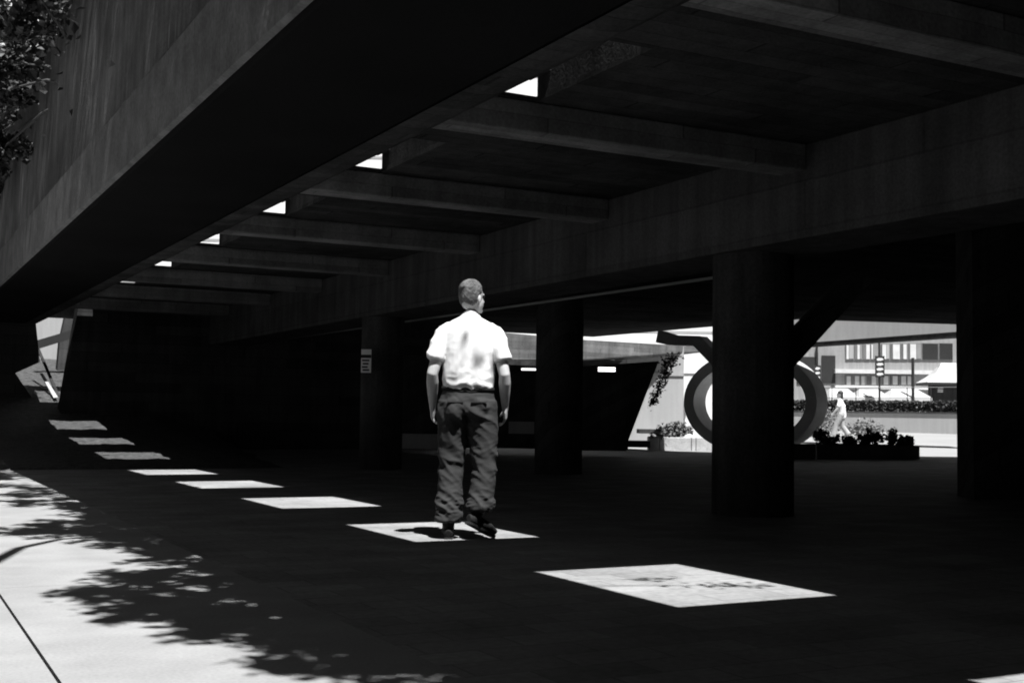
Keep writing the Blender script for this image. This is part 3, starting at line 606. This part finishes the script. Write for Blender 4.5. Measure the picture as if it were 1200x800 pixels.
# ------------------------------------------------------------------ people
def person(label, loc, rz, J, outfit, voxel, head_yaw, hair):
    """J: joints in metres, x right, y ahead, z up."""
    root = thing('person', label, 'person', loc, rz)
    V = {k: Vector(v) for k, v in J.items()}
    def mid(a, b, u): return V[a].lerp(V[b], u)
    mb = MB()
    # trunk under the clothes
    px = V['pelvis']; nk = V['neck']
    mb.tube([px - Vector((0, 0, .1)), px, px.lerp(nk, .3), px.lerp(nk, .62), px.lerp(nk, .85), nk - Vector((0, 0, .03)), nk, V['head'] - Vector((0, 0, .04))],
            [(.11, .085), (.14, .10), (.13, .085), (.15, .095), (.15, .085), (.085, .07), (.056, .06), (.054, .06)], 20)
    for s in 'LR':
        sg = -1 if s == 'L' else 1
        sh, el, wr = V['sh' + s], V['el' + s], V['wr' + s]
        mb.tube([sh - Vector((sg * .05, 0, -.01)), sh, sh.lerp(el, .35), sh.lerp(el, .75), el, el.lerp(wr, .25), el.lerp(wr, .6), wr, wr + (wr - el).normalized() * .03],
                [.05, .054, .05, .043, .039, .043, .037, (.024, .029), (.021, .032)], 14)
        hd = (wr - el).normalized(); hd = (hd + Vector((0, .12, -.5))).normalized(); pl = wr + hd * .055
        side = Vector((0, 1, 0)) - hd * hd.y; side.normalize(); inn = Vector((-sg, 0, 0)) - hd * (-sg * hd.x); inn.normalize()
        mb.tube([wr, wr + hd * .035, wr + hd * .075, wr + hd * .095], [(.02, .03), (.018, .04), (.016, .043), (.012, .04)], 12, ref=inn)
        for k, ln in enumerate((.068, .078, .072, .058)):
            a = wr + hd * .085 + side * (.03 - .02 * k); cu = .35 + .18 * k
            p1 = a + (hd * math.cos(cu * .5) + inn * math.sin(cu * .5)) * ln * .5; p2 = p1 + (hd * math.cos(cu * 1.5) + inn * math.sin(cu * 1.5)) * ln * .32
            p3 = p2 + (hd * math.cos(cu * 2.2) + inn * math.sin(cu * 2.2)) * ln * .25
            mb.tube([a, p1, p2, p3], [.0095, .009, .008, .006], 8)
        a = wr + hd * .03 + side * .028; mb.tube([a, a + (hd * .75 + side * .5 + inn * .3) * .04, a + (hd * 1.0 + side * .42 + inn * .55) * .068], [.013, .011, .008], 8)
        hp, kn, an, to = V['hip' + s], V['kn' + s], V['an' + s], V['toe' + s]
        mb.tube([hp, hp.lerp(kn, .3), hp.lerp(kn, .8), kn, kn.lerp(an, .3), kn.lerp(an, .8), an], [.085, .078, .055, .05, .05, .035, .032], 14)
    # head
    hc = V['head']; Rz = Matrix.Rotation(head_yaw, 3, 'Z')
    def hp_(x, y_, z): return hc + Rz @ Vector((x, y_, z))
    mb.ball(hp_(0, -.01, .125), (.073, .092, .098), 20, Rz); mb.ball(hp_(0, .035, .065), (.056, .062, .075), 16, Rz); mb.ball(hp_(0, -.035, .08), (.058, .055, .07), 14, Rz)
    mb.tube([hp_(0, .085, .115), hp_(0, .112, .075), hp_(0, .095, .062)], [.009, .015, .010], 8); mb.ball(hp_(0, .082, .012), (.026, .02, .018), 10, Rz)
    mb.ball(hp_(0, .075, .125), (.05, .018, .012), 10, Rz); mb.ball(hp_(0, .092, .035), (.024, .01, .008), 10, Rz)
    for sg in (-1, 1): mb.ball(hp_(sg * .076, -.008, .085), (.010, .019, .031), 10, Rz)
    body = mb.build('body', 'skin', root); fuse(body, voxel, 3)
    for sg in (-1, 1):
        mb = MB(); mb.ball(hp_(sg * .031, .083, .108), .011, 10); mb.build('eye', 'shoe', root, smooth=True)
    mb = MB()
    if hair == 'cropped':
        ring = ((.042, .046, .026, -.060), (.058, .062, .044, -.052), (.08, .074, .060, -.042), (.115, .080, .074, -.032), (.15, .081, .090, -.020), (.185, .073, .084, -.014), (.212, .052, .062, -.012), (.228, .026, .03, -.012), (.233, .008, .01, -.012))
        mb.tube([hp_(0, c_, z_) for z_, a_, b_, c_ in ring], [(a_, b_) for z_, a_, b_, c_ in ring], 28, ref=Rz @ Vector((1, 0, 0)))
        hr = mb.build('hair', 'hair', root); fuse(hr, voxel * .8, 5, lambda p: .0022 * noise.noise(p * 60) + .002 * noise.noise(p * 140))
    else:
        mb.ball(hp_(0, -.025, .14), (.086, .098, .095), 20, Rz); mb.ball(hp_(0, -.07, .03), (.075, .05, .12), 16, Rz); mb.ball(hp_(0, -.075, -.08), (.055, .035, .1), 12, Rz)
        hr = mb.build('hair', 'hairdark', root); fuse(hr, voxel, 2, lambda p: .006 * noise.noise(p * 40))
    outfit(root, V, voxel)
    return root

def man_clothes(root, V, vx):
    # t-shirt: trunk and sleeves, folds pulled towards the waist
    mb = MB(); P = V['pelvis']
    def c(z, y_=0): return Vector((P.x + (V['neck'].x - P.x) * (z - .95) / .58, y_, z))
    mb.tube([c(1.0), c(1.03), c(1.06), c(1.14), c(1.24, .005), c(1.34, .0), c(1.42, -.005), c(1.47, -.005), c(1.505, 0), c(1.53, .005), c(1.545, .008)],
            [(.155, .11), (.168, .128), (.178, .146), (.179, .148), (.183, .140), (.192, .127), (.195, .112), (.182, .098), (.13, .092), (.078, .074), (.064, .068)], 32)
    for s in 'LR':
        sg = -1 if s == 'L' else 1
        sh, el = V['sh' + s], V['el' + s]; d = (el - sh)
        mb.tube([sh + Vector((-sg * .10, 0, .005)), sh + Vector((-sg * .035, 0, .0)), sh + d * .12 + Vector((sg * .004, 0, 0)), sh + d * .35 + Vector((sg * .006, 0, 0)), sh + d * .62 + Vector((sg * .008, 0, 0)), sh + d * .68 + Vector((sg * .008, 0, 0))], [.058, .063, .066, .066, (.066, .072), (.061, .067)], 18)
    def wr(p):
        n1 = noise.noise((p.x * 7 + p.z * 5, p.y * 5, p.z * 7 - p.x * 6)); r1 = (1 - abs(n1) * 2.2)
        n2 = noise.noise((p.x * 13 - p.z * 8, p.y * 9, p.z * 16 + p.x * 9)); r2 = 1 - abs(n2) * 2.2
        low = max(0, 1 - (p.z - 1.03) / .16); arm = max(0, (abs(p.x) - .13) / .1)
        return .005 * r1 * (.3 + 1.0 * arm) + .005 * r2 * (.2 + 1.6 * low)
    sh_ = mb.build('t_shirt', 'shirt', root); fuse(sh_, .0065, 3, wr)
    mb = MB(); mb.tube([c(1.525, .004), c(1.546, .009)], [(.079, .074), (.066, .069)], 24, cap=False); mb.build('collar', 'shirt', root, smooth=True)
    # trousers
    mb = MB()
    mb.tube([c(.86), c(.90), c(.96), c(1.02), c(1.04)], [(.165, .125), (.192, .14), (.188, .138), (.174, .124), (.17, .12)], 28)
    mb.ball((P.x - .075, -.065, .9), (.088, .085, .10), 16); mb.ball((P.x + .075, -.065, .9), (.088, .085, .10), 16)
    for s, cut in (('L', .97), ('R', .95)):
        hp, kn, an = V['hip' + s], V['kn' + s], V['an' + s]
        mb.tube([hp + Vector((0, 0, .05)), hp.lerp(kn, .2), hp.lerp(kn, .5), hp.lerp(kn, .85), kn, kn.lerp(an, .25), kn.lerp(an, .55), kn.lerp(an, cut - .07), kn.lerp(an, cut)],
                [(.108, .118), (.112, .118), (.10, .105), (.086, .09), (.082, .088), (.082, .088), (.083, .086), (.088, .09), (.086, .088)], 22)
    def wt(p):
        n1 = 1 - 2.2 * abs(noise.noise((p.x * 8, p.y * 6, p.z * 13 + p.x * 10))); n2 = 1 - 2.2 * abs(noise.noise((p.x * 17 + 4, p.y * 12, p.z * 30)))
        low = max(0, 1 - abs(p.z - .22) / .14); kn = max(0, 1 - abs(p.z - .52) / .14); se = max(0, 1 - abs(p.z - .84) / .1)
        return .010 * n1 * (.5 + low + kn + se) + .006 * n2 * (.35 + low * 1.4)
    tr = mb.build('trousers', 'denim', root); fuse(tr, .007, 3, wt)
    mb = MB(); mb.tube([c(.80, -.150), c(.885, -.1555)], [(.03, .003), (.05, .003)], 8) if False else None
    for sx in (-.08, .085):                      # welted back pockets
        pk = MB(); pk.box(P.x + sx - .055, P.x + sx + .055, -.1515, -.13, .938, .946); pk.build('pocket', 'dark', root)
    mb = MB(); mb.tube([c(1.018), c(1.05)], [(.181, .131), (.179, .129)], 32, cap=False)
    bl = mb.build('belt', 'shoe', root, smooth=True); sm = bl.modifiers.new('s', 'SOLIDIFY'); sm.thickness = .006; sm.offset = 1
    # shoes
    for s in 'LR':
        an, to, he = V['an' + s], V['toe' + s], V['heel' + s]
        mb = MB(); u = Vector((0, 0, 1)); ax = (to - he).normalized()
        mb.tube([he - ax * .005 + u * .02, he + ax * .03 + u * .03, he.lerp(to, .4) + u * .03, he.lerp(to, .72) + u * .025, to + u * .015], [(.028, .03), (.038, .042), (.042, .042), (.05, .033), (.034, .02)], 18, ref=(1, -.2, 0))
        mb.tube([he.lerp(to, .2) + u * .03, an + u * .03], [(.04, .045), (.045, .05)], 16)
        sh = mb.build('shoe', 'shoe', root); fuse(sh, .006, 2)
        mb = MB(); nrm = ax.orthogonal()
        sd_ = ax.cross(u).normalized(); dn = sd_.cross(ax).normalized(); dn = dn if dn.z < 0 else -dn
        ol = [(-.01, .026), (.03, .036), (.1, .033), (.18, .048), (.25, .04), (.275, .015)]
        L_ = (to - he).length; ol = [(a * L_ / .27, b) for a, b in ol]
        pts = [he + ax * a + sd_ * b + dn * .002 for a, b in ol] + [he + ax * a - sd_ * b + dn * .002 for a, b in ol[::-1]]
        mb.prism(pts, dn * .018); sl = mb.build('sole', 'dark', sh); sl.matrix_parent_inverse = Matrix()

man = person('man in a white t-shirt and dark trousers walking away through a square of sunlight', (3.68, 7.575, 0), -YAW,
    dict(pelvis=(.0, 0, .95), neck=(.012, .0, 1.545), head=(.02, .015, 1.575), shL=(-.165, 0, 1.44), shR=(.18, 0, 1.44), elL=(-.245, -.06, 1.135), elR=(.256, -.05, 1.135),
         wrL=(-.248, .07, .915), wrR=(.262, .06, .915), hipL=(-.092, 0, .90), hipR=(.095, 0, .90), knL=(-.112, .035, .50), knR=(.128, .0, .50),
         anL=(-.118, -.01, .10), anR=(.098, -.03, .18), toeL=(-.135, .22, .012), heelL=(-.115, -.06, .012), toeR=(.20, .05, .02), heelR=(.025, -.09, .125)),
    man_clothes, .0055, R_(-40), 'cropped')

def woman_clothes(root, V, vx):
    mb = MB(); P = V['pelvis']
    mb.tube([P + Vector((.12, 0, -.10)), P + Vector((.08, 0, .05)), P + Vector((.03, 0, .22)), P.lerp(V['neck'], .7), P.lerp(V['neck'], .9), V['neck'] - Vector((0, 0, .02))], [(.20, .16), (.18, .15), (.15, .12), (.15, .11), (.15, .09), (.06, .06)], 20)
    for s in 'LR':
        sh, el = V['sh' + s], V['el' + s]; mb.tube([sh.lerp(P, .1) + Vector((0, 0, .03)), sh, sh.lerp(el, .8)], [.07, .065, .07], 12)
    fuse(mb.build('blouse', 'shirt', root), .02, 2, lambda p: .01 * noise.noise(p * 9))
    mb = MB(); mb.tube([P - Vector((0, 0, .08)), P + Vector((0, 0, .06))], [(.16, .12), (.15, .11)], 16)
    for s in 'LR':
        hp, kn, an = V['hip' + s], V['kn' + s], V['an' + s]; mb.tube([hp + Vector((0, 0, .04)), hp.lerp(kn, .5), kn, kn.lerp(an, .5), kn.lerp(an, .92)], [.10, .095, .085, .09, .105], 14)
    fuse(mb.build('trousers', 'tent2', root), .02, 2)
    for s in 'LR':
        mb = MB(); mb.tube([V['heel' + s] + Vector((0, 0, .03)), V['toe' + s] + Vector((0, 0, .02))], [.035, .03], 10); mb.build('shoe', 'shoe', root)
wl = at(986, 512, 40.5)
person('woman with dark hair in white blouse and wide white trousers striding past the planter', (wl.x, wl.y, rise(wl.x, wl.y) + .0), -YAW + R_(70),
    dict(pelvis=(0, 0, .86), neck=(.0, .04, 1.38), head=(0, .05, 1.42), shL=(-.16, .03, 1.30), shR=(.16, .03, 1.30), elL=(-.2, .1, 1.05), elR=(.2, -.1, 1.05), wrL=(-.18, .25, .88), wrR=(.2, -.05, .84),
         hipL=(-.08, 0, .83), hipR=(.08, 0, .83), knL=(-.09, .17, .48), knR=(.09, -.03, .46), anL=(-.09, .26, .10), anR=(.09, -.24, .14), toeL=(-.09, .44, .05), heelL=(-.09, .2, .03), toeR=(.09, -.12, .03), heelR=(.09, -.32, .1)),
    woman_clothes, .014, 0, 'long')
